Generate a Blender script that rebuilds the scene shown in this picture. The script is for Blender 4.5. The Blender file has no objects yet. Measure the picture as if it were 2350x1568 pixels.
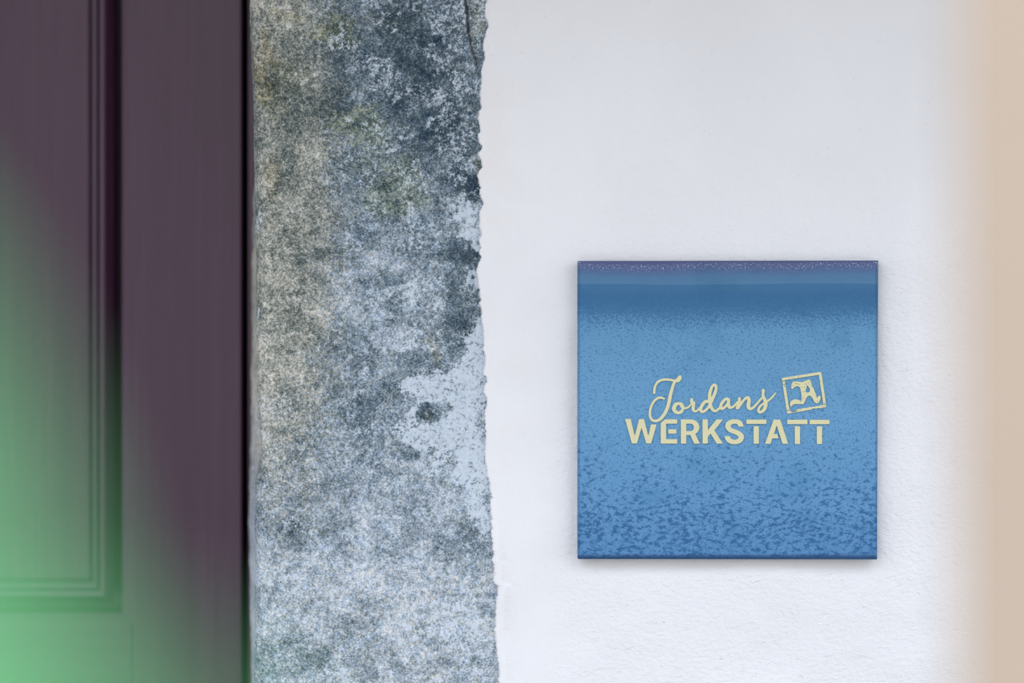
import bpy, math, random
import numpy as np
from mathutils import Vector, Matrix

# ------------------------------------------------------------------ camera, world, sun, exposure
S = 0.20 / 688.0            # metres per photo pixel on the wall plane (the plaque is 20 cm)
LENS, SENSOR = 85.0, 36.0
D = 2350 * S * LENS / SENSOR  # camera to wall
ZC = 1.50                   # eye height
scn = bpy.context.scene
cd = bpy.data.cameras.new('camera'); cam = bpy.data.objects.new('camera', cd)
scn.collection.objects.link(cam)
cam.location = (0, -D, ZC); cam.rotation_euler = (math.pi / 2, 0, 0)
cd.lens = LENS; cd.sensor_width = SENSOR; cd.clip_start = 0.02
cd.dof.use_dof = True; cd.dof.focus_distance = D - 0.005; cd.dof.aperture_fstop = 1.8
scn.camera = cam

w = bpy.data.worlds.new('sky'); scn.world = w; w.use_nodes = True
bg = w.node_tree.nodes['Background']
bg.inputs[0].default_value = (0.79, 0.87, 1.02, 1); bg.inputs[1].default_value = 3.0

sd = bpy.data.lights.new('sun', 'SUN'); sun = bpy.data.objects.new('sun', sd)
scn.collection.objects.link(sun)
SUN_EL, SUN_AZ = math.radians(60), math.radians(8)     # high behind the house: the facade is in shade
sv = Vector((-math.sin(SUN_AZ) * math.cos(SUN_EL), math.cos(SUN_AZ) * math.cos(SUN_EL), math.sin(SUN_EL)))
sun.rotation_euler = sv.to_track_quat('Z', 'Y').to_euler()
sun.location = (0, 3, 6)
sd.energy = 9.0; sd.angle = math.radians(0.53); sd.color = (1.0, 0.98, 0.965)

vs = scn.view_settings
vs.view_transform = 'Standard'; vs.look = 'None'; vs.exposure = 0.26; vs.gamma = 1.0
vs.use_curve_mapping = False
scn.cycles.use_denoising = True
scn.cycles.max_bounces = 6; scn.cycles.diffuse_bounces = 2; scn.cycles.glossy_bounces = 2
scn.cycles.use_adaptive_sampling = True; scn.cycles.adaptive_threshold = 0.03

# ------------------------------------------------------------------ helpers
def P(px, py, y=0.0):
    k = S * (D + y) / D
    return ((px - 1175) * k, y, ZC + (784 - py) * k)
def PX(px, y=0.0): return P(px, 0, y)[0]
def PZ(py, y=0.0): return P(0, py, y)[2]
def lin(c):
    return tuple(((v / 255) / 12.92 if v <= 10.31 else (((v / 255) + 0.055) / 1.055) ** 2.4) for v in c)
LIT = (0.85, 0.875, 0.96)     # how the shaded daylight renders a white surface here
def alb(r, g, b, k=1.0):
    l = lin((r, g, b))
    return tuple(min(0.95, l[i] / LIT[i] * k) for i in range(3)) + (1.0,)

COL = scn.collection
def link(name, me, parent=None):
    o = bpy.data.objects.new(name, me); COL.objects.link(o)
    if parent is not None: o.parent = parent
    return o
def mesh_obj(name, verts, faces, mat, parent=None, smooth=False):
    me = bpy.data.meshes.new(name); me.from_pydata([tuple(v) for v in verts], [], faces)
    me.materials.append(mat)
    if smooth: me.polygons.foreach_set('use_smooth', [True] * len(me.polygons))
    me.update()
    return link(name, me, parent)
def empty(name, loc=(0, 0, 0)):
    o = bpy.data.objects.new(name, None); COL.objects.link(o); o.location = loc
    return o
def tag(o, label=None, cat=None, kind=None, group=None):
    if label: o['label'] = label
    if cat: o['category'] = cat
    if kind: o['kind'] = kind
    if group: o['group'] = group
    return o
import bmesh
def box(name, x0, x1, y0, y1, z0, z1, mat, parent=None, bevel=0.0, seg=2):
    bm = bmesh.new(); bmesh.ops.create_cube(bm, size=1)
    for v in bm.verts:
        v.co = ((x0 + x1) / 2 + v.co.x * (x1 - x0), (y0 + y1) / 2 + v.co.y * (y1 - y0), (z0 + z1) / 2 + v.co.z * (z1 - z0))
    if bevel:
        bmesh.ops.bevel(bm, geom=list(bm.edges), offset=bevel, segments=seg, affect='EDGES', profile=0.5)
    me = bpy.data.meshes.new(name); bm.to_mesh(me); bm.free(); me.materials.append(mat)
    return link(name, me, parent)

# value noise / fbm in numpy
def _hash(ix, iy, seed):
    h = (ix.astype(np.int64) * 374761393 + iy.astype(np.int64) * 668265263 + seed * 1442695041) & 0xffffffff
    h = ((h ^ (h >> 13)) * 1274126177) & 0xffffffff
    return ((h ^ (h >> 16)) & 0xffffff) / float(0xffffff)
def vnoise(x, y, seed=0):
    x = np.asarray(x, float); y = np.asarray(y, float)
    ix = np.floor(x); iy = np.floor(y); fx = x - ix; fy = y - iy
    fx = fx * fx * fx * (fx * (fx * 6 - 15) + 10); fy = fy * fy * fy * (fy * (fy * 6 - 15) + 10)
    a = _hash(ix, iy, seed); b = _hash(ix + 1, iy, seed); c = _hash(ix, iy + 1, seed); d = _hash(ix + 1, iy + 1, seed)
    return (a * (1 - fx) + b * fx) * (1 - fy) + (c * (1 - fx) + d * fx) * fy
def fbm(x, y, octv=4, seed=0, gain=0.5):
    x = np.asarray(x, float); y = np.asarray(y, float)
    t = 0; a = 1; n = 0
    for i in range(octv):
        t = t + a * vnoise(x * 2 ** i + i * 17.3, y * 2 ** i - i * 9.1, seed + i); n += a; a *= gain
    return t / n
def sstep(a, b, x):
    t = np.clip((x - a) / (b - a), 0, 1); return t * t * (3 - 2 * t)

# node helper
class N:
    def __init__(s, name):
        s.m = bpy.data.materials.new(name); s.m.use_nodes = True
        s.t = s.m.node_tree; s.b = s.t.nodes['Principled BSDF']
    def new(s, typ, **kw):
        n = s.t.nodes.new(typ)
        for k, v in kw.items(): setattr(n, k, v)
        return n
    def put(s, sock, v):
        if hasattr(v, 'is_linked') or isinstance(v, bpy.types.NodeSocket): s.t.links.new(v, sock)
        else: sock.default_value = v
    def coord(s, scale=(1, 1, 1), loc=(0, 0, 0), rot=(0, 0, 0)):
        tc = s.new('ShaderNodeTexCoord'); mp = s.new('ShaderNodeMapping')
        mp.inputs['Scale'].default_value = scale; mp.inputs['Location'].default_value = loc; mp.inputs['Rotation'].default_value = rot
        s.t.links.new(tc.outputs['Object'], mp.inputs['Vector']); return mp.outputs[0]
    def noise(s, vec, scale, detail=3, rough=0.5, dist=0.0):
        n = s.new('ShaderNodeTexNoise'); s.put(n.inputs['Vector'], vec)
        n.inputs['Scale'].default_value = scale; n.inputs['Detail'].default_value = detail
        n.inputs['Roughness'].default_value = rough; n.inputs['Distortion'].default_value = dist
        return n.outputs['Fac']
    def math(s, op, a, b=0.0, c=0.0, clamp=False):
        n = s.new('ShaderNodeMath', operation=op, use_clamp=clamp)
        s.put(n.inputs[0], a); s.put(n.inputs[1], b); s.put(n.inputs[2], c); return n.outputs[0]
    def mad(s, a, k, c): return s.math('MULTIPLY_ADD', a, k, c)
    def rng(s, v, a, b, c=0.0, d=1.0, smooth=True):
        n = s.new('ShaderNodeMapRange'); n.interpolation_type = 'SMOOTHSTEP' if smooth else 'LINEAR'
        for i, x in enumerate((v, a, b, c, d)): s.put(n.inputs[i], x)
        return n.outputs[0]
    def ramp(s, v, stops, interp='LINEAR'):
        n = s.new('ShaderNodeValToRGB'); n.color_ramp.interpolation = interp
        e = n.color_ramp.elements
        while len(e) < len(stops): e.new(0.5)
        for i, (p, c) in enumerate(stops): e[i].position = p; e[i].color = c
        s.put(n.inputs[0], v); return n.outputs[0]
    def mix(s, f, a, b, mode='MIX'):
        n = s.new('ShaderNodeMix', data_type='RGBA', blend_type=mode)
        s.put(n.inputs[0], f); s.put(n.inputs[6], a); s.put(n.inputs[7], b); return n.outputs[2]
    def attr(s, name):
        n = s.new('ShaderNodeAttribute'); n.attribute_name = name; return n.outputs['Fac']
    def bump(s, h, dist, strength=1.0):
        n = s.new('ShaderNodeBump'); n.inputs['Strength'].default_value = strength
        n.inputs['Distance'].default_value = dist; s.put(n.inputs['Height'], h)
        s.t.links.new(n.outputs[0], s.b.inputs['Normal'])
    def done(s, col=None, rough=None, spec=None):
        if col is not None: s.put(s.b.inputs['Base Color'], col)
        if rough is not None: s.put(s.b.inputs['Roughness'], rough)
        if spec is not None: s.put(s.b.inputs['Specular IOR Level'], spec)
        return s.m
def sep(n, vec):
    q = n.new('ShaderNodeSeparateXYZ'); n.put(q.inputs[0], vec); return q.outputs

# ------------------------------------------------------------------ materials
def mat_stone():
    n = N('weathered_stone'); c = n.coord()
    g = n.noise(c, 860, 2, 0.6); g2 = n.noise(n.coord(loc=(3, 1, 7)), 360, 4, 0.68)
    m = n.noise(n.coord(loc=(1, 5, 2)), 110, 6, 0.66)
    hue = n.noise(n.coord(loc=(9, 2, 4)), 420, 4, 0.7)
    tone, warm, film, olive, brown, crack = (n.attr(a) for a in ('tone', 'warm', 'film', 'olive', 'brown', 'crack'))
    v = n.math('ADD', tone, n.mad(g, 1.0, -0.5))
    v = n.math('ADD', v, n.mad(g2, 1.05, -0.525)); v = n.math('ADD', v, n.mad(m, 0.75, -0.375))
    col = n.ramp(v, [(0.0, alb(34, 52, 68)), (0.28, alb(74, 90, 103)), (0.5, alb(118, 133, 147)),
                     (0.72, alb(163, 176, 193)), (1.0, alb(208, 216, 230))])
    wf = n.math('MULTIPLY', n.rng(n.math('ADD', hue, n.mad(warm, 0.5, 0.0)), 0.55, 0.85), 0.9)
    col = n.mix(wf, col, n.mix(1.0, col, (1.20, 1.0, 0.74, 1), 'MULTIPLY'))
    bl = n.rng(n.noise(n.coord(loc=(2, 8, 1)), 150, 4, 0.72), 0.50, 0.66)
    col = n.mix(n.math('MULTIPLY', bl, n.mad(warm, -0.6, 0.66)), col, n.mix(1.0, col, (0.84, 0.98, 1.13, 1), 'MULTIPLY'))
    of = n.rng(n.math('ADD', olive, n.mad(hue, 0.9, -0.45)), 0.25, 0.8)
    col = n.mix(n.math('MULTIPLY', of, 0.75), col, n.mix(1.0, col, (1.09, 1.04, 0.72, 1), 'MULTIPLY'))
    bf = n.rng(n.math('ADD', brown, n.mad(hue, 0.7, -0.35)), 0.3, 0.75)
    col = n.mix(n.math('MULTIPLY', bf, 0.5), col, n.mix(1.0, col, (1.12, 0.93, 0.66, 1), 'MULTIPLY'))
    ff = n.math('ADD', film, n.math('ADD', n.mad(g2, 2.2, -1.1), n.math('ADD', n.mad(m, 1.0, -0.5), n.mad(g, 1.0, -0.5))))
    fm = n.rng(ff, 0.30, 0.95)
    fcol = n.mix(n.math('MULTIPLY', m, 1.0), alb(178, 193, 212), alb(204, 215, 231))
    col = n.mix(n.math('MULTIPLY', fm, 0.85), col, fcol)
    col = n.mix(crack, col, alb(48, 46, 42))
    h = n.math('ADD', n.math('MULTIPLY', g, 0.6), n.math('MULTIPLY', g2, 0.8))
    n.bump(h, 0.0005, 0.8)
    return n.done(col, 0.9, 0.2)

def mat_plaster():
    n = N('white_plaster'); c = n.coord()
    rough_a = n.attr('coarse')
    f1 = n.noise(n.coord(scale=(1, 1, 1.5), rot=(0, 0.35, 0)), 250, 3, 0.55)
    pit = n.rng(n.noise(n.coord(scale=(1, 1, 1.5), loc=(7, 0, 3), rot=(0, 0.4, 0)), 230, 3, 0.6), 0.62, 0.76)
    strk = n.noise(n.coord(scale=(1, 1, 0.07)), 420, 3, 0.5)
    vor = n.new('ShaderNodeTexVoronoi'); n.put(vor.inputs['Vector'], c); vor.inputs['Scale'].default_value = 190
    pim = n.rng(vor.outputs['Distance'], 0.02, 0.20, 1.0, 0.0)
    sel = n.rng(n.noise(n.coord(loc=(2, 2, 2)), 60, 2), 0.45, 0.6)
    pim = n.math('MULTIPLY', pim, n.math('MULTIPLY', sel, n.attr('pimple')))
    h = n.math('MULTIPLY', f1, n.mad(rough_a, 0.62, 0.12))
    h = n.math('SUBTRACT', h, n.math('MULTIPLY', pit, n.math('MULTIPLY', rough_a, 0.20)))
    h = n.math('ADD', h, n.math('MULTIPLY', strk, n.math('MULTIPLY', n.attr('brush'), 0.30)))
    h = n.math('ADD', h, n.math('MULTIPLY', pim, 0.25))
    n.bump(h, 0.0020, 0.7)
    lo = n.noise(n.coord(loc=(5, 5, 1)), 9, 4, 0.5)
    col = n.mix(n.rng(lo, 0.35, 0.7), (0.835, 0.83, 0.825, 1), (0.865, 0.862, 0.855, 1))
    wf = n.math('MULTIPLY', n.attr('warm'), n.rng(n.noise(c, 40, 3), 0.4, 0.7))
    col = n.mix(n.math('MULTIPLY', wf, 0.5), col, (0.84, 0.80, 0.76, 1))
    return n.done(col, 0.85, 0.25)

def mat_plain_plaster(name, col, sc=160, d=0.0012):
    n = N(name); c = n.coord()
    n.bump(n.noise(c, sc, 4, 0.6), d, 0.5)
    lo = n.noise(n.coord(loc=(3, 1, 2)), 7, 4, 0.55)
    a = tuple(x * 0.93 for x in col[:3]) + (1,); b = tuple(min(1, x * 1.05) for x in col[:3]) + (1,)
    return n.done(n.mix(lo, a, b), 0.85, 0.25)

def mat_paint(name, horiz=False):
    n = N(name)
    sc = (0.025, 1, 1) if horiz else (1, 1, 0.025)
    g = n.noise(n.coord(scale=sc), 260, 4, 0.6); g2 = n.noise(n.coord(scale=sc, loc=(5, 3, 1)), 55, 3, 0.5)
    t = n.math('ADD', n.math('MULTIPLY', g, 0.5), n.math('MULTIPLY', g2, 0.5))
    col = n.ramp(t, [(0.3, lin((56, 30, 52)) + (1,)), (0.5, lin((64, 36, 58)) + (1,)), (0.72, lin((74, 46, 68)) + (1,))])
    n.bump(g, 0.0006, 0.4)
    return n.done(col, n.mad(g2, 0.15, 0.17), 0.42)

def mat_glaze():
    n = N('blue_glaze'); c = n.coord(); q = sep(n, c)
    # object origin = plaque centre; v runs 0 (top) .. 1 (bottom)
    v = n.mad(q[2], -1.0 / 0.1985, 0.5)
    wob = n.noise(n.coord(scale=(1, 1, 0.3)), 14, 3, 0.5)
    vw = n.math('ADD', v, n.mad(wob, 0.05, -0.025))
    vline = n.math('ADD', v, n.mad(n.noise(n.coord(scale=(1, 1, 0.0), loc=(2, 0, 0)), 9, 1), 0.022, -0.011))
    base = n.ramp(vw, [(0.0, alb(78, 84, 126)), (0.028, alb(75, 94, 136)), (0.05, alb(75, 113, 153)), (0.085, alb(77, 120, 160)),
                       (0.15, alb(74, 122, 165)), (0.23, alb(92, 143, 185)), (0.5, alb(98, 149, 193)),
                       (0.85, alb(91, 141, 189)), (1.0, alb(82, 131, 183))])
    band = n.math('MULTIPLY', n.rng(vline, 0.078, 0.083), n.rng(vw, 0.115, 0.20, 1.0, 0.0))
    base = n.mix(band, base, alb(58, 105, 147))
    big = n.noise(n.coord(loc=(3, 3, 3)), 30, 4, 0.6)
    base = n.mix(n.rng(big, 0.50, 0.70, 0, 0.7), base, n.mix(1.0, base, (0.72, 0.84, 0.86, 1), 'MULTIPLY'))
    # dark specks: fine in the upper half, drawn-out blotches towards the bottom
    s1 = n.noise(n.coord(scale=(1, 1, 1.25), rot=(0, 0.6, 0)), 620, 4, 0.62)
    s2 = n.noise(n.coord(scale=(0.9, 1, 1.5), rot=(0, -0.5, 0), loc=(1, 2, 3)), 250, 6, 0.72)
    gate = n.rng(vw, 0.085, 0.12); near = n.rng(vw, 0.13, 0.26, 1.0, 0.0)
    k1 = n.mad(near, -0.16, 0.53)
    d1 = n.math('MULTIPLY', n.rng(s1, k1, n.math('ADD', k1, 0.12)), n.math('MULTIPLY', gate, 0.72))
    low = n.rng(vw, 0.48, 1.0)
    cl = n.noise(n.coord(loc=(6, 1, 2)), 48, 3, 0.5)
    th = n.math('ADD', n.math('ADD', n.mad(n.rng(v, 0.42, 0.66), -0.03, n.mad(low, -0.085, 0.58)), n.mad(near, -0.12, 0.0)), n.mad(cl, -0.16, 0.08))
    d2 = n.math('MULTIPLY', n.rng(s2, th, n.math('ADD', th, 0.10)), n.mad(gate, 0.9, 0.0))
    dk = n.math('MAXIMUM', d1, d2)
    dcol = n.mix(low, alb(46, 98, 144), alb(32, 85, 133))
    col = n.mix(n.math('MULTIPLY', dk, 0.95), base, dcol)
    fine = n.noise(n.coord(loc=(8, 8, 8)), 1500, 2, 0.6)
    col = n.mix(n.rng(fine, 0.3, 0.7), n.mix(1.0, col, (0.86, 0.89, 0.92, 1), 'MULTIPLY'), n.mix(1.0, col, (1.13, 1.09, 1.06, 1), 'MULTIPLY'))
    # white crazing flecks along the top rim
    fl = n.rng(n.noise(n.coord(loc=(1, 9, 5)), 900, 3, 0.75), 0.535, 0.64)
    fg = n.math('MULTIPLY', n.rng(vw, 0.004, 0.012), n.rng(vw, 0.016, 0.042, 1.0, 0.0))
    col = n.mix(n.math('MULTIPLY', n.math('MULTIPLY', fl, fg), 0.75), col, alb(176, 190, 224))
    # rim of thicker, darker glaze
    ax = n.math('ABSOLUTE', q[0]); 
    rim = n.math('MAXIMUM', n.rng(n.math('ADD', v, n.mad(n.noise(c, 120, 2), 0.008, -0.004)), 0.977, 0.992), n.math('MULTIPLY', n.rng(ax, 0.0972, 0.0984), 0.35))
    rim = n.math('MAXIMUM', rim, n.rng(v, 0.006, 0.001))
    col = n.mix(n.math('MULTIPLY', rim, 0.9), col, alb(28, 62, 104))
    n.bump(n.math('ADD', n.math('MULTIPLY', fine, 0.5), n.math('MULTIPLY', dk, -0.4)), 0.00025, 0.5)
    return n.done(col, 0.5, 0.25)

def mat_simple(name, col, rough=0.6, spec=0.3, noise=None, amt=0.06):
    n = N(name)
    if noise:
        f = n.noise(n.coord(), noise, 3, 0.6)
        a = tuple(x * (1 - amt) for x in col[:3]) + (1,); b = tuple(min(1, x * (1 + amt)) for x in col[:3]) + (1,)
        col = n.mix(f, a, b)
    return n.done(col, rough, spec)

def mat_leaf():
    n = N('green_leaf')
    f = n.noise(n.coord(), 60, 3, 0.5)
    col = n.mix(f, (0.115, 0.385, 0.162, 1), (0.142, 0.44, 0.195, 1))
    n.done(col, 0.45, 0.3)
    tr = n.new('ShaderNodeBsdfTranslucent'); n.put(tr.inputs['Color'], col)
    mx = n.new('ShaderNodeMixShader'); mx.inputs[0].default_value = 0.6
    n.t.links.new(n.b.outputs[0], mx.inputs[1]); n.t.links.new(tr.outputs[0], mx.inputs[2])
    n.t.links.new(mx.outputs[0], n.t.nodes['Material Output'].inputs['Surface'])
    return n.m

STONE = mat_stone(); PLASTER = mat_plaster()
DOORV = mat_paint('aubergine_paint'); DOORH = mat_paint('aubergine_paint_rail', True)
GLAZE = mat_glaze()
CREAM = mat_simple('cream_lettering', alb(206, 203, 168), 0.6, 0.2, 900, 0.06)
BEIGE = mat_plain_plaster('beige_render', (0.455, 0.355, 0.27, 1), 120)
SIDEW = mat_plain_plaster('white_side_plaster', (0.85, 0.845, 0.84, 1))
PAVE = mat_simple('grey_paving', (0.15, 0.15, 0.15, 1), 0.9, 0.0, 3, 0.1)
HOUSE = mat_simple('pale_facade', (0.38, 0.37, 0.36, 1), 0.9, 0.0, 2, 0.05)
WOODC = mat_simple('canopy_wood', (0.16, 0.12, 0.09, 1), 0.9, 0.0, 30, 0.2)
LEAF = mat_leaf()
STEM = mat_simple('green_stem', (0.12, 0.20, 0.06, 1), 0.6, 0.3, 80, 0.2)
POT = mat_simple('terracotta', (0.40, 0.17, 0.09, 1), 0.8, 0.2, 60, 0.15)
DARK = mat_simple('dark_interior', (0.02, 0.018, 0.02, 1), 0.9, 0.1)

# ------------------------------------------------------------------ the setting
XL = -0.185                       # where the door leaf meets its frame (door plane)
YD = 0.12                         # door face, 12 cm behind the facade
DOOR_W = 0.90
ground = box('ground', -20, 20, -12, 0.5, -0.1, 0.0, PAVE); tag(ground, 'grey paved yard in front of the house', kind='structure')
o = box('wall_opposite', -20, 20, -7.6, -7.2, 0, 6.0, HOUSE); tag(o, 'pale sunlit house wall across the yard', kind='structure')
back = box('wall_back', -3, 3, YD + 0.06, 0.6, 0, 3.4, DARK); tag(back, 'dark inner wall behind the door', kind='structure')

def grid_mesh(name, X, Y, Z, mat, attrs=None, flip=False):
    r, c = X.shape
    v = np.stack([X.ravel(), Y.ravel(), Z.ravel()], 1).astype(np.float32)
    i = np.arange(r * c).reshape(r, c)
    f = np.stack([i[:-1, :-1], i[:-1, 1:], i[1:, 1:], i[1:, :-1]], -1).reshape(-1, 4)
    if flip: f = f[:, ::-1]
    me = bpy.data.meshes.new(name)
    me.vertices.add(len(v)); me.vertices.foreach_set('co', v.ravel())
    me.loops.add(f.size); me.loops.foreach_set('vertex_index', f.ravel().astype(np.int32))
    me.polygons.add(len(f)); me.polygons.foreach_set('loop_start', np.arange(0, f.size, 4, dtype=np.int32))
    me.update(calc_edges=True); me.validate()
    me.polygons.foreach_set('use_smooth', np.ones(len(me.polygons), bool))
    for k, a in (attrs or {}).items():
        at = me.attributes.new(k, 'FLOAT', 'POINT'); at.data.foreach_set('value', np.broadcast_to(a, X.shape).astype(np.float32).ravel())
    me.materials.append(mat)
    return link(name, me)

def zrows(step, z_lo, z_hi):
    """photo rows (pixels) from z_hi down to z_lo: fine inside the frame, coarse beyond it"""
    top = np.arange(-60, (ZC - z_hi) / S + 784 - 40, -40)[::-1]; mid = np.arange(-58, 1630, step); bot = np.arange(1632, (ZC - z_lo) / S + 784, 40)
    return np.concatenate([[(ZC - z_hi) / S + 784], top, mid, bot, [(ZC - z_lo) / S + 784]])

# --- stone jamb --------------------------------------------------
def interp(y, pts):
    pts = np.array(pts, float); return np.interp(y, pts[:, 0], pts[:, 1])
FRONT = [(-60, 568), (0, 569), (50, 567), (60, 570), (150, 572), (260, 575), (350, 577), (420, 579), (520, 580), (600, 582), (700, 583), (800, 582),
         (900, 583), (960, 585), (1020, 590), (1045, 592), (1070, 588), (1095, 582), (1150, 580), (1230, 580), (1330, 578), (1400, 580), (1480, 577), (1570, 577)]
DEEP = [(-60, 584), (300, 585), (400, 579), (450, 575), (550, 572), (650, 570), (760, 571), (850, 567), (950, 567), (1040, 567), (1150, 566), (1210, 563), (1260, 565),
        (1330, 565), (1420, 566), (1500, 568), (1570, 568)]
ry = zrows(2.6, 0.0, 2.05)
edge_f = interp(ry, FRONT) + (fbm(ry / 26, 0 * ry, 3, 5) - 0.5) * 2.5
edge_d = interp(ry, DEEP) + (fbm(ry / 40, 0 * ry + 3, 3, 8) - 0.5) * 5
# columns: reveal (deep -> front), rounded arris, front face
nrev, narc = 14, 16
fx_cols = np.concatenate([np.arange(0, 585, 2.6)])
A_, B_ = 30.0, 0.016              # arris: 30 px wide, 16 mm deep
cols = []
for i in range(nrev):
    t = i / nrev
    y = 0.125 + (B_ - 0.125) * t
    xx = PX(edge_d, 0.07) + (PX(edge_f) - PX(edge_d, 0.07)) * sstep(0.15, 1.0, np.full_like(ry, t)) ** 1.5
    cols.append((xx, np.full_like(ry, y)))
for i in range(narc):
    th = i / narc * math.pi / 2
    cols.append((PX(edge_f + A_ * (1 - math.cos(th))), np.full_like(ry, B_ * (1 - math.sin(th)))))
for u in fx_cols:
    cols.append((PX(edge_f + A_ + u * (1172 - 560 - A_) / 585), np.full_like(ry, 0.0)))
X = np.stack([c[0] for c in cols], 1); Y = np.stack([c[1] for c in cols], 1)
Z = np.repeat((ZC + (784 - ry) * S)[:, None], X.shape[1], 1)
px = X / S + 1175; py = np.repeat(ry[:, None], X.shape[1], 1)
wx = px + (fbm(px / 55, py / 55, 4, 21) - 0.5) * 70; wy = py + (fbm(px / 55, py / 55, 4, 31) - 0.5) * 70
def blob(cx, cy, rx, rz, a=1.0, rot=0.0, soft=0.5):
    c, s_ = math.cos(rot), math.sin(rot); dx = wx - cx; dy = wy - cy
    r = np.sqrt(((dx * c + dy * s_) / rx) ** 2 + ((-dx * s_ + dy * c) / rz) ** 2)
    return a * (1 - sstep(1 - soft, 1 + soft, r))
film = np.zeros_like(px)
for b in [(1075, 480, 34, 42, 1.0), (1082, 560, 44, 36, 1.0), (1088, 640, 24, 40, .9), (1100, 705, 14, 45, .85), (1105, 800, 36, 60, 1.0), (1070, 905, 66, 85, 1.0),
          (985, 890, 55, 40, .95), (955, 985, 50, 55, .85), (1040, 1000, 70, 55, .95), (1095, 1040, 55, 80, .95), (1105, 1150, 34, 85, .85), (1010, 1060, 60, 40, .6), (1090, 1230, 24, 50, .5), (838, 850, 14, 16, 1.0),
          (1040, 30, 45, 40, .75), (1065, 95, 25, 60, .55), (905, 165, 28, 16, .8), (1050, 350, 50, 22, .75, .6), (1000, 215, 45, 20, .7, .4), (1080, 300, 30, 40, .55),
          (855, 300, 40, 40, .5), (935, 405, 16, 24, .8), (850, 405, 30, 24, .6), (770, 100, 26, 14, .8), (815, 205, 8, 10, .9), (600, 740, 7, 15, 1.0), (600, 940, 40, 70, .45), (650, 930, 40, 40, .45),
          (680, 1200, 25, 14, .6), (655, 1320, 40, 22, .6), (1060, 1420, 60, 60, .5), (950, 1450, 60, 40, .4), (1090, 1520, 40, 40, .5), (885, 340, 10, 14, .8), (590, 505, 14, 30, .6), (770, 1540, 30, 20, .5)]:
    film = np.maximum(film, blob(b[0], b[1], b[2], b[3], b[4], b[5] if len(b) > 5 else 0.0))
tone = 0.46 + 0.13 * sstep(250, 1050, py) + 0.10 * sstep(1000, 1400, py)
tone += (fbm(px / 60, py / 60, 4, 51) - 0.5) * 0.36 + (fbm(px / 190, py / 190, 2, 61) - 0.5) * 0.18
for b in [(900, 90, 130, 80, -.10), (1000, 130, 80, 60, -.12), (870, 230, 120, 70, -.08), (720, 270, 60, 50, -.08), (1010, 290, 60, 60, -.12), (1060, 425, 60, 28, -.22),
          (950, 350, 90, 40, -.06), (1050, 590, 60, 22, -.25), (1060, 690, 32, 60, -.24), (1050, 770, 50, 35, -.20), (975, 830, 40, 28, -.16), (850, 915, 32, 18, -.20), (905, 885, 35, 25, -.14), (985, 950, 27, 27, -.32),
          (920, 1030, 24, 16, -.22), (700, 1230, 50, 26, -.16), (1060, 1240, 60, 40, -.14), (740, 1120, 50, 30, -.08), (920, 1120, 60, 40, -.06), (680, 1500, 70, 40, -.12), (950, 1240, 40, 26, -.08), (1110, 1390, 26, 14, -.16),
          (640, 120, 40, 80, .03), (830, 650, 120, 60, .06), (600, 700, 40, 300, .05), (1000, 1400, 140, 90, .06), (620, 1130, 40, 60, .06), (745, 590, 60, 22, -.08), (890, 640, 60, 18, -.08)]:
    tone += blob(*b[:4], a=b[4])
dk = np.zeros_like(px)
for b in [(985, 950, 27, 27, 1), (920, 1030, 22, 15, 1), (1060, 690, 26, 55, .8), (1050, 590, 55, 20, .8)]: dk = np.maximum(dk, blob(*b[:4], a=b[4]))
film *= 1 - 0.30 * (1 - sstep(380, 520, py))
hz = fbm(wx / 48, wy / 48, 5, 41, 0.6)
film = np.maximum(film, np.clip((hz - 0.50) * 2.8, 0, 0.52) * (0.45 + 0.55 * sstep(650, 950, px)) * (1 - 0.6 * sstep(900, 1150, py)))
film = np.clip(film * 0.94 - dk * 0.7, 0, 1)
tone[:, :nrev] += 0.14                  # reveal colour lightened to make up for the weak light there
warm = 0.15 + 0.75 * blob(610, 250, 130, 560, soft=0.95) + 0.35 * blob(630, 750, 110, 380, soft=0.95) + 0.08 * blob(880, 1480, 300, 200)
olive = np.zeros_like(px)
for b in [(830, 290, 80, 60, .7), (770, 70, 60, 40, .7), (900, 450, 90, 40, .7), (660, 40, 60, 30, .5), (930, 400, 50, 50, .6), (740, 1310, 40, 40, .35), (700, 1500, 60, 40, .3), (640, 200, 60, 80, .5), (860, 370, 60, 60, .5)]:
    olive = np.maximum(olive, blob(*b[:4], a=b[4]))
brown = np.zeros_like(px)
for b in [(1088, 35, 16, 60, 1.0), (1090, 365, 12, 16, .8), (990, 805, 20, 35, .7), (985, 960, 20, 20, .7), (610, 150, 26, 100, .7), (890, 60, 90, 30, .5), (625, 420, 30, 60, .6)]:
    brown = np.maximum(brown, blob(*b[:4], a=b[4]))
# crack at the upper right
def seg_dist(x, y, pts):
    d = np.full(x.shape, 1e9)
    for (ax, ay), (bx, by) in zip(pts[:-1], pts[1:]):
        vx, vy = bx - ax, by - ay; t = np.clip(((x - ax) * vx + (y - ay) * vy) / (vx * vx + vy * vy + 1e-9), 0, 1)
        d = np.minimum(d, np.hypot(x - ax - t * vx, y - ay - t * vy))
    return d
jx = px + (fbm(px / 9, py / 9, 3, 71) - 0.5) * 5
cd_ = seg_dist(jx, py, [(1064, -60), (1068, 0), (1072, 20), (1072, 50), (1075, 76), (1080, 98), (1087, 128), (1093, 145), (1095, 165), (1098, 175)])
cw = interp(py, [(-60, 5), (60, 4.5), (80, 3), (120, 2.2), (180, 1.2)])
crack = (1 - sstep(0.3, 1.2, cd_ / cw)) * (py < 178) * 0.85
disp = (fbm(px / 120, py / 120, 3, 81) - 0.5) * 0.005 + (fbm(px / 28, py / 28, 3, 91) - 0.5) * 0.0022 + (fbm(px / 8, py / 8, 2, 95) - 0.5) * 0.0007
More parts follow.
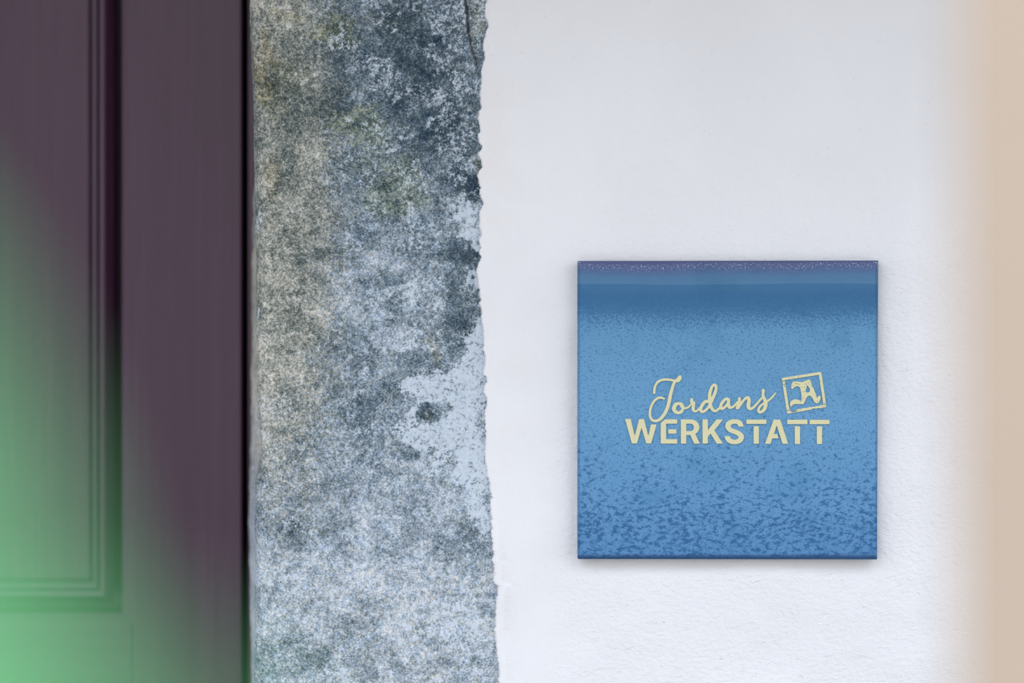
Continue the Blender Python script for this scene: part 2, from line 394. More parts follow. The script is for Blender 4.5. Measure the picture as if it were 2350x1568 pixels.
disp += crack * 0.003 - blob(1045, 480, 30, 40, 0.0004) - dk * -0.0006
disp += 0.0016 * sstep(1000, 1130, px) * 0
fr = np.clip((np.arange(X.shape[1]) - nrev) / narc, 0, 1)[None, :]
Y2 = Y + disp * fr ** 1.5 * (1 - 0.6 * sstep(1040, 1110, px)) + 0.0012
X2 = X + disp * (1 - fr) * 0.35
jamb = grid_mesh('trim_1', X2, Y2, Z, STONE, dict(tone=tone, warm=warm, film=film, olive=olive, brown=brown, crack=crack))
tag(jamb, 'weathered blue-grey stone door jamb with pale lichen patches beside the white wall', kind='structure')
def stone_block(name, x0, x1, y0, y1, z0, z1, label):
    o = box(name, x0, x1, y0, y1, z0, z1, STONE, bevel=0.012, seg=3)
    at = o.data.attributes.new('tone', 'FLOAT', 'POINT'); at.data.foreach_set('value', [0.5] * len(o.data.vertices))
    at = o.data.attributes.new('warm', 'FLOAT', 'POINT'); at.data.foreach_set('value', [0.25] * len(o.data.vertices))
    return tag(o, label, kind='structure')
xl_out = PX(555, YD) - DOOR_W - 0.012
stone_block('trim_2', xl_out - 0.17, xl_out + 0.004, 0.0, 0.17, 0, 2.05, 'stone door jamb at the hinge side of the doorway')
stone_block('trim_3', xl_out - 0.20, PX(1190), 0.0, 0.17, 2.05, 2.18, 'stone lintel lying across the doorway')

# --- plaster wall with torn edge over the stone -------------------
EDGE = []
def strip(x0, y0, pts): EDGE.extend((y0 + v / 5.98, x0 + x / 5.98) for v, x in pts)
strip(1060, 0, [(-360, 350), (0, 355), (30, 345), (50, 325), (100, 317), (250, 315), (270, 330), (300, 350), (330, 365), (390, 355), (430, 335), (500, 318), (560, 295), (620, 290), (680, 300),
                (780, 315), (850, 300), (900, 288), (990, 265), (1060, 272), (1130, 265), (1250, 250), (1330, 245), (1430, 258), (1500, 270), (1520, 235), (1560, 228)])
strip(1060, 262, [(0, 225), (60, 220), (100, 232), (200, 248), (260, 255), (268, 222), (310, 215), (350, 228), (390, 235), (430, 268), (465, 275), (490, 262), (515, 240), (524, 222), (560, 220), (590, 235),
                  (630, 268), (690, 265), (735, 280), (760, 255), (790, 230), (830, 218), (900, 228), (980, 235), (1010, 255), (1050, 245), (1090, 240), (1150, 258), (1210, 285), (1240, 293), (1280, 275), (1330, 250), (1400, 240), (1480, 242), (1560, 240)])
strip(1060, 524, [(0, 248), (40, 258), (100, 265), (150, 245), (190, 238), (250, 258), (290, 245), (350, 240), (400, 265), (440, 245), (480, 222), (560, 210), (610, 198), (650, 210), (700, 215), (780, 225), (850, 240),
                  (930, 245), (990, 258), (1030, 242), (1110, 270), (1190, 265), (1260, 270), (1350, 285), (1400, 290), (1460, 302), (1560, 300)])
strip(1060, 786, [(0, 300), (40, 305), (100, 275), (125, 300), (180, 318), (280, 318), (330, 305), (400, 298), (450, 305), (465, 335), (550, 345), (570, 315), (620, 305), (690, 298), (740, 330), (760, 345),
                  (890, 345), (900, 325), (1000, 315), (1100, 315), (1150, 322), (1250, 330), (1330, 332), (1400, 325), (1480, 318), (1560, 315)])
strip(1080, 1048, [(0, 195), (80, 200), (100, 212), (180, 222), (240, 225), (300, 240), (360, 260), (440, 262), (520, 275), (565, 300), (600, 265), (700, 270), (780, 280), (860, 300), (890, 275), (990, 300), (1030, 275),
                   (1100, 290), (1200, 300), (1260, 310), (1275, 295), (1350, 325), (1400, 300), (1425, 288), (1450, 310), (1500, 322), (1536, 325)])
strip(1080, 1306, [(0, 328), (80, 318), (140, 310), (180, 318), (220, 345), (240, 380), (260, 380), (340, 370), (430, 352), (520, 345), (600, 338), (700, 345), (780, 350), (840, 325), (870, 338), (960, 340), (1030, 352),
                   (1100, 352), (1200, 365), (1300, 385), (1400, 390), (1480, 388), (1520, 375), (1568, 385), (2000, 395)])
ry = zrows(1.3, 0.0, 3.4)
ed = interp(ry, EDGE) + (fbm(ry / 6, 0 * ry, 3, 15) - 0.5) * 3.4 + (vnoise(ry / 2.2, 0 * ry, 77) - 0.5) * 1.6
off = np.concatenate([[-0.3, -0.6, -0.5, 0.0, 0.7, 1.6, 3, 5, 8, 12, 16, 21, 27, 34, 42, 52, 64, 78, 94], np.arange(112, 1300, 18), [1500, 2500, 5000, 9000]])
dep = np.concatenate([[0.006, 0.002, 0.0005, -0.0006, -0.0013, -0.0019], np.full(len(off) - 6, -0.0024)])
base_x = interp(ry, [(-1000, 1118), (0, 1113), (300, 1100), (600, 1100), (900, 1112), (1200, 1125), (1568, 1145), (3000, 1150)])
k = sstep(0, 90, off)[None, :]
pxg = (ed[:, None] + off[None, :]) * (1 - k) + (base_x[:, None] + off[None, :]) * k
pyg = np.repeat(ry[:, None], len(off), 1)
Yg = np.repeat(dep[None, :], len(ry), 0)
e_ = np.exp(-((off[None, :] - 14) / 14.0) ** 2)
Yg = Yg + np.where(dep[None, :] < 0, 1, 0) * ((fbm(pxg / 160, pyg / 160, 3, 13) - 0.5) * 0.0030 + (fbm(pxg / 22, pyg / 60, 3, 17) - 0.5) * 0.0009 * np.exp(-off[None, :] / 90))
# rounded plaster ridge that follows the lower edge
Yg -= 0.0012 * e_ * sstep(1150, 1300, pyg) * (0.6 + 0.8 * fbm(pyg / 90, 0 * pyg, 2, 19))
Yg += 0.0010 * np.exp(-((off[None, :] - 34) / 8.0) ** 2) * sstep(1150, 1320, pyg)
fade = sstep(2400, 3200, pxg); Yg = Yg * (1 - fade) + fade * np.minimum(Yg, -0.0024)
Xg = (pxg - 1175) * S; Zg = ZC + (784 - pyg) * S
coarse = 0.10 + 0.90 * sstep(1150, 1420, pxg + 60 * (fbm(pyg / 120, pxg / 120, 2, 23) - 0.5)) * (0.12 + 0.88 * sstep(250, 800, pyg))
pimple = 1 - sstep(350, 620, pyg)
brush = np.exp(-np.maximum(pxg - 1130, 0) / 70.0) + 0.6 * np.exp(-((pxg - 1310) / 20) ** 2) * sstep(560, 640, pyg)
warm = np.exp(-np.maximum(pxg - 1150, 0) / 40.0)
wall = grid_mesh('wall_right', Xg, Yg, Zg, PLASTER, dict(coarse=coarse, pimple=pimple, brush=brush, warm=warm))
tag(wall, 'white plastered wall with a torn edge along the stone jamb', kind='structure')
o = box('wall_left', -3, xl_out - 0.17, -0.002, 0.17, 0, 3.4, SIDEW); tag(o, 'white plastered wall beyond the far door jamb', kind='structure')
o = box('wall_top', xl_out - 0.17, PX(1130), -0.001, 0.17, 2.18, 3.4, SIDEW); tag(o, 'white plastered wall over the door lintel', kind='structure')
o = box('trim_4', -3, 3, -0.03, 0.6, 3.4, 3.46, STONE); tag(o, 'stone coping along the top of the facade', kind='structure')

# --- unseen overhang, added to keep the upper wall a little darker
CAN_Z, CAN_P = 2.18, 0.66
can = empty('added_canopy', (0, 0, CAN_Z)); tag(can, 'wooden overhang board added out of view to shade the upper wall', 'added_canopy', 'structure')
o = box('board', -5, 5, -CAN_P, 0.0, 0.0, 0.035, WOODC, can, 0.004)
for x in (-1.6, 1.9): box('bracket', x, x + 0.05, -CAN_P + 0.06, 0.0, -0.06, 0.0, WOODC, can, 0.004)

# ------------------------------------------------------------------ the door
DK = S * (D + YD) / D              # metres per pixel at the door plane
dx1 = PX(555, YD); dx0 = dx1 - DOOR_W
sx1 = PX(303, YD)                  # inner edge of the right stile
stile_w = dx1 - sx1
rail_z = PZ(1433, YD)              # upper edge of the middle rail
door = empty('door_1', (0, 0, 0)); tag(door, 'dark aubergine panelled wooden door recessed in the stone doorway', 'door', 'structure')
TH = 0.042
def board(name, x0, x1, z0, z1, mat):
    return box(name, x0, x1, YD, YD + TH, z0, z1, mat, door, 0.0011, 2)
DZ0, DZ1 = 0.03, 2.03
board('stile', sx1, dx1, DZ0, DZ1, DOORV); board('stile', dx0, dx0 + stile_w, DZ0, DZ1, DOORV)
ox0, ox1 = dx0 + stile_w, sx1
board('rail', ox0, ox1, DZ1 - 0.10, DZ1, DOORH); board('rail', ox0, ox1, rail_z - 0.16, rail_z, DOORH); board('rail', ox0, ox1, DZ0, DZ0 + 0.2, DOORH)
# moulding section: (distance from the opening's edge in pixels, depth behind the stile face in mm)
PROF = [(0, 40), (0, 1.4), (13, 1.7), (15, 2.2), (22, 2.3), (25.5, 3.2), (26, 34), (70, 34), (46.5, 7.5), (50, 6.3), (56, 3.4), (61, 1.4), (63.5, 0.5), (65, 0.3), (70, 0.8), (74, 1.4), (75.5, 2.2), (77, 4.0),
        (79, 4.3), (82, 2.9), (83.5, 2.6), (87, 2.95), (91, 3.5), (91.5, 8.5), (97.5, 8.5), (98, 40)]
def frame_mouldings(z0, z1):
    C_ = [(ox0, z0), (ox1, z0), (ox1, z1), (ox0, z1)]; I_ = [(1, 1), (-1, 1), (-1, -1), (1, -1)]
    for s_ in range(4):
        a, b = s_, (s_ + 1) % 4; vs_ = []
        for pw, pd in PROF:
            d = pw * DK
            for c in (a, b):
                vs_.append((C_[c][0] + I_[c][0] * d, YD + min(pd, 40) / 1000, C_[c][1] + I_[c][1] * d))
        fs = [(2 * i, 2 * i + 1, 2 * i + 3, 2 * i + 2) for i in range(len(PROF) - 1)]
        n = len(PROF); fs.append((0, 2 * n - 2, 2 * n - 1, 1))
        o = mesh_obj('moulding', vs_, fs, DOORH if s_ in (0, 2) else DOORV, door)
    d = 97.7 * DK
    bm = bmesh.new()
    box('panel', ox0 + d, ox1 - d, YD + 0.0042, YD + 0.026, z0 + d, z1 - d, DOORV, door, 0.0024, 3)
frame_mouldings(rail_z, DZ1 - 0.10); frame_mouldings(DZ0 + 0.2, rail_z - 0.16)
# frame around the leaf, with a stop that closes the joint
fr_ = empty('trim_5', (0, 0, 0)); tag(fr_, 'aubergine wooden door frame behind the stone jamb', kind='structure')
gx = PX(570, YD)
box('post', gx, gx + 0.06, YD - 0.002, YD + 0.055, 0, 2.06, DOORV, fr_, 0.0012)
box('post', dx0 - 0.066, dx0 - 0.006, YD - 0.002, YD + 0.055, 0, 2.06, DOORV, fr_, 0.0012)
box('head', dx0 - 0.006, gx, YD - 0.002, YD + 0.055, 2.035, 2.06, DOORH, fr_, 0.0012)
box('stop', dx1 - 0.012, gx, YD + 0.043, YD + 0.056, 0, 2.035, DARK, fr_)
box('threshold', dx0 - 0.006, gx, YD - 0.03, YD + 0.055, 0, 0.028, DOORH, fr_, 0.003)

# ------------------------------------------------------------------ the plaque
YF = -0.0115                        # its face
pk = S * (D + YF) / D
cxp, czp = P(1670, 941.3, YF)[0], P(1670, 941.3, YF)[2]
plaque = empty('plaque', (cxp, YF, czp))
tag(plaque, 'square mottled blue glazed plaque with cream raised lettering on the white wall', 'sign')
hw, hh = 344.3 * pk, 342.6 * pk
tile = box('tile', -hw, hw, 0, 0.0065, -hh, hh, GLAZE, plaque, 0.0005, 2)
# shift the four corners to the photographed outline (very slightly out of square)
for v in tile.data.vertices:
    v.co.x += (0.35 * (v.co.z / hh) * (v.co.x > 0)) * pk * 3.5
    v.co.z += 0.5 * pk * (v.co.x / hw) * (1 if v.co.z > 0 else -1)
for sx in (-1, 1):
    for sz in (-1, 1):
        box('spacer', sx * 0.07 - 0.008, sx * 0.07 + 0.008, 0.0065, 0.0105, sz * 0.07 - 0.008, sz * 0.07 + 0.008, DARK, plaque)
# chipped corners of the glaze
def chips(pts, seed):
    rnd = random.Random(seed); bm = bmesh.new()
    for (x, y, r) in pts:
        xx, zz = (x - 1670) * pk, (941.3 - y) * pk
        vs_ = [bm.verts.new((xx + math.cos(a * math.pi / 3) * r * pk * rnd.uniform(.6, 1.3), -0.00012, zz + math.sin(a * math.pi / 3) * r * pk * rnd.uniform(.5, 1.1))) for a in range(6)]
        f = bm.faces.new(vs_)
        r_ = bmesh.ops.extrude_face_region(bm, geom=[f])
        for v in r_['geom']:
            if isinstance(v, bmesh.types.BMVert): v.co.y += 0.0004
    bmesh.ops.recalc_face_normals(bm, faces=bm.faces)
    me = bpy.data.meshes.new('glaze_chip'); bm.to_mesh(me); bm.free(); me.materials.append(CHIP)
    o = link('glaze_chip', me, plaque); o['label'] = 'whitish chipped corner of the glaze'
CHIP = mat_simple('bare_clay_chip', alb(205, 212, 235), 0.8, 0.2, 800, 0.1)
chips([(1328.5, 602.5, 1.3), (1331.5, 603, 0.9), (1328, 606, 0.8), (1329, 611, 0.6)], 2)
chips([(2005, 602, 1.0), (2009, 602.2, 1.1), (2012, 603.5, 1.2), (2012.6, 609, 0.9), (2013, 615, 0.7)], 3)

# lettering outlines: distance fields traced to contours
ZS = 7.8385
def z2(x, y): return (1420 + x / ZS, 840 + y / ZS)
def z3(x, y): return (1660 + x / ZS, 840 + y / ZS)
def poly_sd(X, Y, pts):
    """signed distance to a polygon, negative inside"""
    d = np.full(X.shape, 1e9); ins = np.zeros(X.shape, bool)
    for (ax, ay), (bx, by) in zip(pts, pts[1:] + pts[:1]):
        vx, vy = bx - ax, by - ay; t = np.clip(((X - ax) * vx + (Y - ay) * vy) / (vx * vx + vy * vy + 1e-12), 0, 1)
        d = np.minimum(d, np.hypot(X - ax - t * vx, Y - ay - t * vy))
        c = ((ay > Y) != (by > Y)) & (X < (bx - ax) * (Y - ay) / (by - ay + 1e-12) + ax); ins ^= c
    return np.where(ins, -d, d)
def catmull(pts, n=8):
    p = np.array(pts, float); q = np.vstack([2 * p[0] - p[1], p, 2 * p[-1] - p[-2]]); out = []
    for i in range(1, len(q) - 2):
        for t in np.arange(n) / n:
            a, b, c, d = q[i - 1], q[i], q[i + 1], q[i + 2]
            out.append(0.5 * ((2 * b) + (-a + c) * t + (2 * a - 5 * b + 4 * c - d) * t * t + (-a + 3 * b - 3 * c + d) * t ** 3))
    out.append(q[-2]); return np.array(out)
def stroke_sd(X, Y, pts):
    d = np.full(X.shape, 1e9); p = catmull(pts)
    for a, b in zip(p[:-1], p[1:]):
        vx, vy = b[0] - a[0], b[1] - a[1]; t = np.clip(((X - a[0]) * vx + (Y - a[1]) * vy) / (vx * vx + vy * vy + 1e-9), 0, 1)
        d = np.minimum(d, np.hypot(X - a[0] - t * vx, Y - a[1] - t * vy) - (a[2] + (b[2] - a[2]) * t))
    return d
def contours(F, X, Y):
    """marching squares at level 0 -> closed loops"""
    segs = {}
    H, W = F.shape
    def cross(i0, j0, i1, j1):
        a, b = F[i0, j0], F[i1, j1]; t = a / (a - b)
        return (X[i0, j0] + t * (X[i1, j1] - X[i0, j0]), Y[i0, j0] + t * (Y[i1, j1] - Y[i0, j0]))
    ins = F < 0
    code = ins[:-1, :-1] * 1 + ins[:-1, 1:] * 2 + ins[1:, 1:] * 4 + ins[1:, :-1] * 8
    pos = {}
    nxt = {}
    T = {1: [(3, 0)], 2: [(0, 1)], 3: [(3, 1)], 4: [(1, 2)], 5: [(3, 0), (1, 2)], 6: [(0, 2)], 7: [(3, 2)], 8: [(2, 3)], 9: [(2, 0)], 10: [(0, 1), (2, 3)], 11: [(2, 1)], 12: [(1, 3)], 13: [(1, 0)], 14: [(0, 3)]}
    for i, j in zip(*np.nonzero((code > 0) & (code < 15))):
        def key(e):
            kk = [('h', i, j), ('v', i, j + 1), ('h', i + 1, j), ('v', i, j)][e]
            if kk not in pos:
                pos[kk] = cross(kk[1], kk[2], kk[1], kk[2] + 1) if kk[0] == 'h' else cross(kk[1], kk[2], kk[1] + 1, kk[2])
            return kk
        for a, b in T[int(code[i, j])]: nxt[key(a)] = key(b)
    loops = []
    while nxt:
        k0, _ = next(iter(nxt.items())); lp = []; kk = k0
        while kk in nxt:
            lp.append(pos[kk]); kk = nxt.pop(kk)
        if len(lp) > 3: loops.append(lp)
    return loops
LET_T = 0.0007
def raised(name, loops, parent, mat=CREAM, t=LET_T, bev=0.00008):
    cu = bpy.data.curves.new(name, 'CURVE'); cu.dimensions = '2D'; cu.fill_mode = 'BOTH'; cu.extrude = t / 2; cu.bevel_depth = bev; cu.bevel_resolution = 1
    for lp in loops:
        sp = cu.splines.new('POLY'); sp.points.add(len(lp) - 1); sp.use_cyclic_u = True
        for i, (x, y) in enumerate(lp): sp.points[i].co = ((x - 1670) * pk, (941.3 - y) * pk, 0, 1)
    tmp = bpy.data.objects.new('tmp', cu); COL.objects.link(tmp)
    dg = bpy.context.evaluated_depsgraph_get()
    me = bpy.data.meshes.new_from_object(tmp.evaluated_get(dg)); me.name = name
    bpy.data.objects.remove(tmp); bpy.data.curves.remove(cu)
    me.transform(Matrix.Rotation(math.pi / 2, 4, 'X')); me.transform(Matrix.Translation((0, -t / 2 - 0.00002, 0)))
    me.materials.clear(); me.materials.append(mat)
    return link(name, me, parent)
def field_grid(x0, x1, y0, y1, step): return np.meshgrid(np.arange(x0, x1, step), np.arange(y0, y1, step))

def letter(loops_z, zf):
    o = raised('letter', [[zf(*p) for p in lp] for lp in loops_z], plaque); return o
def arc(cx, cy, rx, ry_, a0, a1, n=16):
    return [(cx + rx * math.cos(math.radians(a0 + (a1 - a0) * i / n)), cy + ry_ * math.sin(math.radians(a0 + (a1 - a0) * i / n))) for i in range(n + 1)]
def rect(x0, y0, x1, y1): return [(x0, y0), (x1, y0), (x1, y1), (x0, y1)]
letter([[(115, 958), (212, 958), (287, 1265), (368, 958), (450, 958), (532, 1265), (580, 1055), (677, 1055), (582, 1393), (495, 1393), (408, 1105), (326, 1393), (236, 1393)]], z2)
letter([[(835, 963), (1048, 963), (1048, 1037), (848, 1037), (848, 1320), (1048, 1320), (1048, 1396), (755, 1396), (757, 1025)], rect(892, 1142, 1034, 1217)], z2)
letter([[(1118, 965)] + arc(1290, 1105, 157, 140, -90, 58) + [(1455, 1396), (1358, 1396), (1283, 1242), (1210, 1242), (1210, 1396), (1118, 1396)],
        [(1210, 1037)] + arc(1282, 1106, 73, 69, -90, 90) + [(1210, 1175)]], z2)
letter([[(1508, 965), (1600, 965), (1600, 1160), (1760, 965), (1868, 965), (1715, 1160), (1870, 1396), (1762, 1396), (1648, 1215), (1600, 1275), (1600, 1396), (1508, 1396)]], z2)
# S
gX, gY = field_grid(0, 400, 940, 1430, 4.0)
f = stroke_sd(gX, gY, [(316, 1098, 44), (304, 1048, 44), (262, 1010, 40), (200, 1001, 38), (132, 1014, 41), (86, 1056, 45), (86, 1104, 45), (122, 1150, 42), (190, 1180, 40), (262, 1208, 42), (312, 1252, 45), (320, 1296, 46),
                       (296, 1338, 43), (248, 1362, 40), (195, 1369, 38), (130, 1354, 42), (84, 1312, 45), (68, 1262, 44)])
f = np.maximum(f, -poly_sd(gX, gY, rect(250, 1091, 420, 1150))); f = np.maximum(f, -poly_sd(gX, gY, rect(-20, 1200, 118, 1266)))
raised('letter', [[z3(*p) for p in lp] for lp in contours(f, gX, gY)], plaque)
letter([rect(415, 968, 770, 1043), rect(545, 1088, 635, 1398)], z3)
letter([[(905, 968), (1020, 968), (1163, 1400), (1065, 1400), (958, 1065), (903, 1230), (970, 1230), (990, 1303), (875, 1303), (845, 1400), (750, 1400)]], z3)
letter([rect(1150, 970, 1508, 1046), rect(1285, 1088, 1375, 1402)], z3)
letter([rect(1552, 972, 1906, 1047), rect(1682, 1090, 1772, 1404)], z3)
# handwriting: capital J
gX, gY = field_grid(500, 1180, 130, 1050, 4.0)
f = stroke_sd(gX, gY, [(638, 487, 20), (640, 430, 20), (654, 366, 20), (690, 302, 20), (750, 262, 20), (830, 246, 20), (920, 251, 20), (985, 264, 20), (1025, 270, 20)])
f = np.minimum(f, stroke_sd(gX, gY, [(1103, 196, 25), (1090, 222, 36), (1062, 256, 36), (1020, 270, 27)]))
f = np.minimum(f, stroke_sd(gX, gY, [(1008, 275, 22), (978, 350, 24), (950, 440, 27), (926, 530, 29), (908, 630, 30), (886, 720, 29), (850, 810, 28), (802, 892, 27), (738, 960, 25), (665, 990, 23), (603, 975, 21),
                                     (567, 920, 20), (559, 855, 19), (570, 770, 19), (600, 690, 19), (648, 622, 19), (706, 580, 19), (762, 572, 19), (812, 590, 17)]))
raised('letter', [[z2(*p) for p in lp] for lp in contours(f, gX, gY)], plaque)
# the joined-up rest of the word
gX, gY = field_grid(930, 2860, 290, 900, 4.0)
def S3(pts): return [(x + 1881.2, y, r) for x, y, r in pts]
st = [[(1128, 688, 26), (1080, 678, 24), (1030, 692, 30), (997, 740, 33), (996, 790, 33), (1030, 832, 28), (1075, 844, 25), (1118, 826, 26), (1150, 780, 23), (1150, 730, 26), (1120, 692, 28)],
      [(1112, 700, 22), (1130, 735, 20), (1160, 758, 19), (1195, 762, 17), (1235, 752, 16), (1275, 720, 15), (1315, 675, 15)],
      [(1311, 608, 25), (1308, 640, 24), (1335, 668, 22)], [(1345, 662, 26), (1342, 710, 27), (1336, 765, 27), (1348, 805, 23), (1382, 815, 18), (1422, 795, 17), (1462, 752, 17), (1490, 700, 17)],
      [(1612, 640, 28), (1560, 642, 26), (1510, 690, 27), (1476, 758, 27), (1476, 808, 26), (1510, 825, 22), (1570, 790, 21), (1628, 720, 22), (1680, 600, 27), (1728, 490, 26), (1750, 405, 23), (1738, 350, 23), (1706, 346, 22),
       (1670, 388, 24), (1640, 480, 27), (1633, 580, 29), (1642, 680, 29), (1665, 750, 27), (1700, 798, 24), (1740, 810, 21), (1790, 778, 19), (1835, 735, 19)],
      [(1975, 608, 24), (1935, 592, 22), (1884, 630, 25), (1842, 690, 25), (1833, 745, 26), (1856, 770, 24), (1905, 742, 21), (1950, 690, 20), (1978, 630, 24)],
      S3([(85, 600, 20), (92, 650, 24), (92, 705, 29), (104, 742, 27), (150, 748, 20), (205, 708, 18), (255, 650, 18)]),
      S3([(287, 585, 23), (287, 640, 25), (270, 705, 27), (248, 755, 26), (268, 745, 24), (312, 690, 20), (360, 622, 20), (410, 578, 22), (446, 580, 30), (458, 625, 31), (450, 690, 31), (452, 745, 30), (482, 772, 24), (532, 752, 20),
          (590, 695, 18), (650, 625, 17), (705, 565, 15)]),
      S3([(718, 440, 26), (712, 490, 24), (714, 540, 24), (734, 590, 27), (756, 645, 32), (758, 710, 32), (735, 778, 28), (692, 822, 24), (652, 834, 22), (631, 802, 21), (645, 750, 20), (690, 702, 18), (742, 664, 17), (802, 628, 17),
          (862, 578, 15), (908, 526, 13), (938, 484, 9)])]
f = np.full(gX.shape, 1e9)
for p in st:
    q = np.array(p); x0, x1, y0, y1 = q[:, 0].min() - 90, q[:, 0].max() + 90, q[:, 1].min() - 90, q[:, 1].max() + 90
    j0, j1 = max(0, int((x0 - 930) / 4)), min(gX.shape[1], int((x1 - 930) / 4)); i0, i1 = max(0, int((y0 - 290) / 4)), min(gX.shape[0], int((y1 - 290) / 4))
    f[i0:i1, j0:j1] = np.minimum(f[i0:i1, j0:j1], stroke_sd(gX[i0:i1, j0:j1], gY[i0:i1, j0:j1], p))
raised('handwritten_word', [[z2(*p) for p in lp] for lp in contours(f, gX, gY)], plaque)
# stamp emblem: worn square frame with a figure inside
emb = empty('emblem', (0, 0, 0)); emb.parent = plaque
gX, gY = field_grid(1000, 1900, 70, 900, 3.2)
c4 = [(1075, 236), (1737, 134), (1826, 722), (1166, 832)]
fo = poly_sd(gX, gY, c4); f = np.abs(fo) - 22.5
def nick(f, x, y, rx, ry_, rot=-0.12):
    c, s_ = math.cos(rot), math.sin(rot); dx, dy = gX - x, gY - y
    a = (dx * c + dy * s_) / rx; b = (-dx * s_ + dy * c) / ry_
    return np.maximum(f, (1 - np.sqrt(a * a + b * b)) * min(rx, ry_))
rag = (fbm(gX / 26, gY / 16, 3, 3) - 0.5)
f = f + np.where(gY > 640, 16, 0) * np.clip(rag, -.2, .6) * sstep(640, 760, gY)
f = f + 22 * np.clip(rag, 0, .5) * np.exp(-((gX - 1085) / 60) ** 2 - ((gY - 320) / 70) ** 2)
for a in [(1078, 272, 34, 9), (1090, 335, 30, 8), (1100, 368, 20, 7), (1070, 310, 9, 6), (1180, 217, 22, 5), (1240, 212, 16, 5), (1290, 206, 8, 4), (1345, 200, 14, 7), (1388, 176, 9, 5), (1505, 157, 17, 5), (1750, 280, 10, 7),
          (1788, 480, 9, 6), (1812, 560, 8, 6), (1822, 655, 9, 7), (1828, 688, 30, 9), (1115, 548, 9, 6), (1110, 605, 9, 5), (1142, 685, 12, 5), (1150, 780, 12, 5), (1160, 806, 34, 8), (1230, 815, 22, 16), (1262, 812, 30, 24),
          (1300, 806, 12, 26), (1325, 808, 12, 10), (1384, 792, 9, 6), (1620, 775, 40, 9), (1700, 766, 30, 8), (1780, 735, 16, 6), (1830, 722, 10, 9)]:
    f = nick(f, *a)
raised('emblem_frame', [[z3(*p) for p in lp] for lp in contours(f, gX, gY)], emb)
fig = [(1222, 385), (1226, 340), (1252, 292), (1310, 283), (1375, 292), (1412, 300), (1460, 280), (1505, 260), (1533, 246), (1558, 264), (1573, 300), (1582, 340), (1600, 366), (1572, 378), (1612, 392), (1640, 470), (1665, 540), (1682, 590), (1706, 555),
       (1726, 540), (1746, 556), (1736, 610), (1710, 655), (1680, 672), (1640, 648), (1612, 592), (1582, 548), (1545, 528), (1508, 546), (1480, 590), (1456, 650), (1430, 685), (1404, 690), (1385, 680), (1340, 685), (1290, 680), (1252, 692), (1232, 714),
       (1212, 732), (1200, 682), (1215, 640), (1260, 608), (1310, 604), (1360, 620), (1398, 634), (1410, 600), (1412, 530), (1396, 440), (1382, 392), (1352, 364), (1310, 364), (1270, 385), (1246, 410), (1228, 408)]
f = poly_sd(gX, gY, fig) - 3 + rag * 5
f = np.maximum(f, -poly_sd(gX, gY, [(1503, 352), (1535, 376), (1560, 420), (1550, 470), (1510, 482), (1480, 472), (1476, 430), (1492, 390)]))
for a in [(1300, 318, 26, 5), (1330, 325, 12, 7), (1372, 335, 16, 5), (1390, 385, 14, 4), (1415, 385, 12, 4), (1462, 378, 14, 6), (1480, 325, 26, 6), (1535, 305, 20, 5), (1520, 270, 18, 4), (1555, 345, 14, 6), (1500, 355, 10, 9), (1445, 460, 22, 5),
          (1440, 575, 26, 5), (1412, 612, 14, 5), (1390, 640, 10, 9), (1660, 548, 12, 5), (1692, 632, 20, 5), (1245, 350, 12, 5), (1230, 375, 10, 4), (1590, 360, 18, 4), (1400, 690, 14, 5)]:
    f = nick(f, *a, rot=0.1)
raised('emblem_figure', [[z3(*p) for p in lp] for lp in contours(f, gX, gY)], emb)

# ------------------------------------------------------------------ out-of-focus foreground
# beige pillar nearer to the camera
dist_p = 0.72; yp = -D + dist_p
xp = (2192 - 1175) * S * dist_p / D
pil = empty('pillar', (0, 0, 0)); _a = -math.atan2(xp, dist_p) * 1.15; pil.rotation_euler.z = _a
pil.location = Vector((xp, yp, 0)) - Matrix.Rotation(_a, 3, 'Z') @ Vector((-0.08, -0.08, 0))
tag(pil, 'blurred beige rendered pillar standing in front of the white wall', 'pillar', 'thing')
o = box('shaft', -0.08, 0.08, -0.08, 0.08, 0.12, 2.1, BEIGE, pil, 0.006, 3)
box('base', -0.10, 0.10, -0.10, 0.10, 0.0, 0.12, BEIGE, pil, 0.006, 3); box('cap', -0.10, 0.10, -0.10, 0.10, 2.1, 2.16, BEIGE, pil, 0.006, 3)
# leafy plant close to the camera at the lower left
def leaf_mesh(L, W, bend=0.12, nu=14, nv=8):
    """blade from the origin along +z, width along x, slightly folded and curved"""
    vs_, fs = [], []
    for i in range(nu + 1):
        t = i / nu; hw_ = W / 2 * (math.sin(math.pi * min(1, t ** 0.8)) ** 0.75) + 0.0004
        for j in range(nv + 1):
            u = j / nv * 2 - 1
            vs_.append((u * hw_ * (1 + 0.03 * math.sin(9 * t)), -bend * L * t * t + 0.12 * abs(u) * hw_ * 1.2 + 0.0015 * math.sin(14 * t + 3 * u), t * L))
    for i in range(nu):
        for j in range(nv):
            a = i * (nv + 1) + j; fs.append((a, a + 1, a + nv + 2, a + nv + 1))
    return vs_, fs
plx, ply = -0.09, -D + 0.200
plant = empty('potted_plant', (plx, ply, 0)); tag(plant, 'blurred bright green leafy plant in front of the door', 'plant')
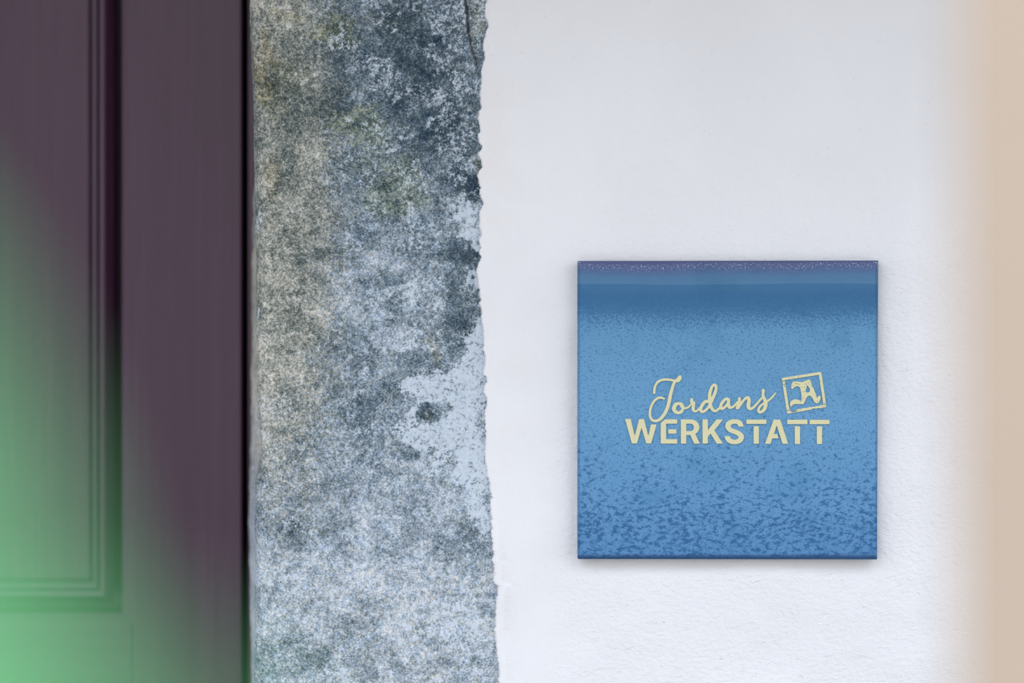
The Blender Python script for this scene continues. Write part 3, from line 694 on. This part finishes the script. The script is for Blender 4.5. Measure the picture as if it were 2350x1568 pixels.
# pot
prof = [(0.0, 0.0), (0.09, 0.0), (0.125, 0.22), (0.14, 0.22), (0.14, 0.26), (0.12, 0.26), (0.115, 0.23), (0.0, 0.23)]
vs_, fs = [], []; ns = 28
for (r, z) in prof:
    for k_ in range(ns): vs_.append((r * math.cos(2 * math.pi * k_ / ns), r * math.sin(2 * math.pi * k_ / ns), z))
for i in range(len(prof) - 1):
    for k_ in range(ns): fs.append((i * ns + k_, i * ns + (k_ + 1) % ns, (i + 1) * ns + (k_ + 1) % ns, (i + 1) * ns + k_))
mesh_obj('pot', vs_, fs, POT, plant)
# stem
sp = [(0, 0, 0.2), (-0.01, -0.01, 0.6), (0.006, 0.004, 1.0), (0.0, 0.0, 1.30), (0.012, 0.002, 1.41)]
sc_ = catmull([(x, y, z) for x, y, z in sp], 6); vs_, fs = [], []
for i, p in enumerate(sc_):
    r = 0.006 - 0.004 * i / len(sc_)
    for k_ in range(8): vs_.append((p[0] + r * math.cos(k_ * math.pi / 4), p[1] + r * math.sin(k_ * math.pi / 4), p[2]))
for i in range(len(sc_) - 1):
    for k_ in range(8): fs.append((i * 8 + k_, i * 8 + (k_ + 1) % 8, (i + 1) * 8 + (k_ + 1) % 8, (i + 1) * 8 + k_))
mesh_obj('stem', vs_, fs, STEM, plant, True)
lv, lf = leaf_mesh(0.095, 0.046)
lme = bpy.data.meshes.new('leaf'); lme.from_pydata(lv, [], lf); lme.materials.append(LEAF); lme.polygons.foreach_set('use_smooth', [True] * len(lme.polygons)); lme.update()
def leaf(loc, rot, s_=1.0):
    o = link('leaf', lme, plant); o.location = loc; o.rotation_euler = [math.radians(a) for a in rot]; o.scale = (s_, s_, s_)
    return o
# the leaf whose tip reaches into the picture, lit through by the sun
LEAF_TOP = leaf((0.0275, 0.0, 1.440), (12, 0, 0), 0.8)
leaf((0.0228, 0.004, 1.405), (10, 32, 0), 0.8)
rnd = random.Random(4)
for i in range(13):
    z = 0.55 + i * 0.062; a = i * 137.5
    leaf((0, 0, z), (rnd.uniform(55, 75), 0, a), rnd.uniform(0.9, 1.25))
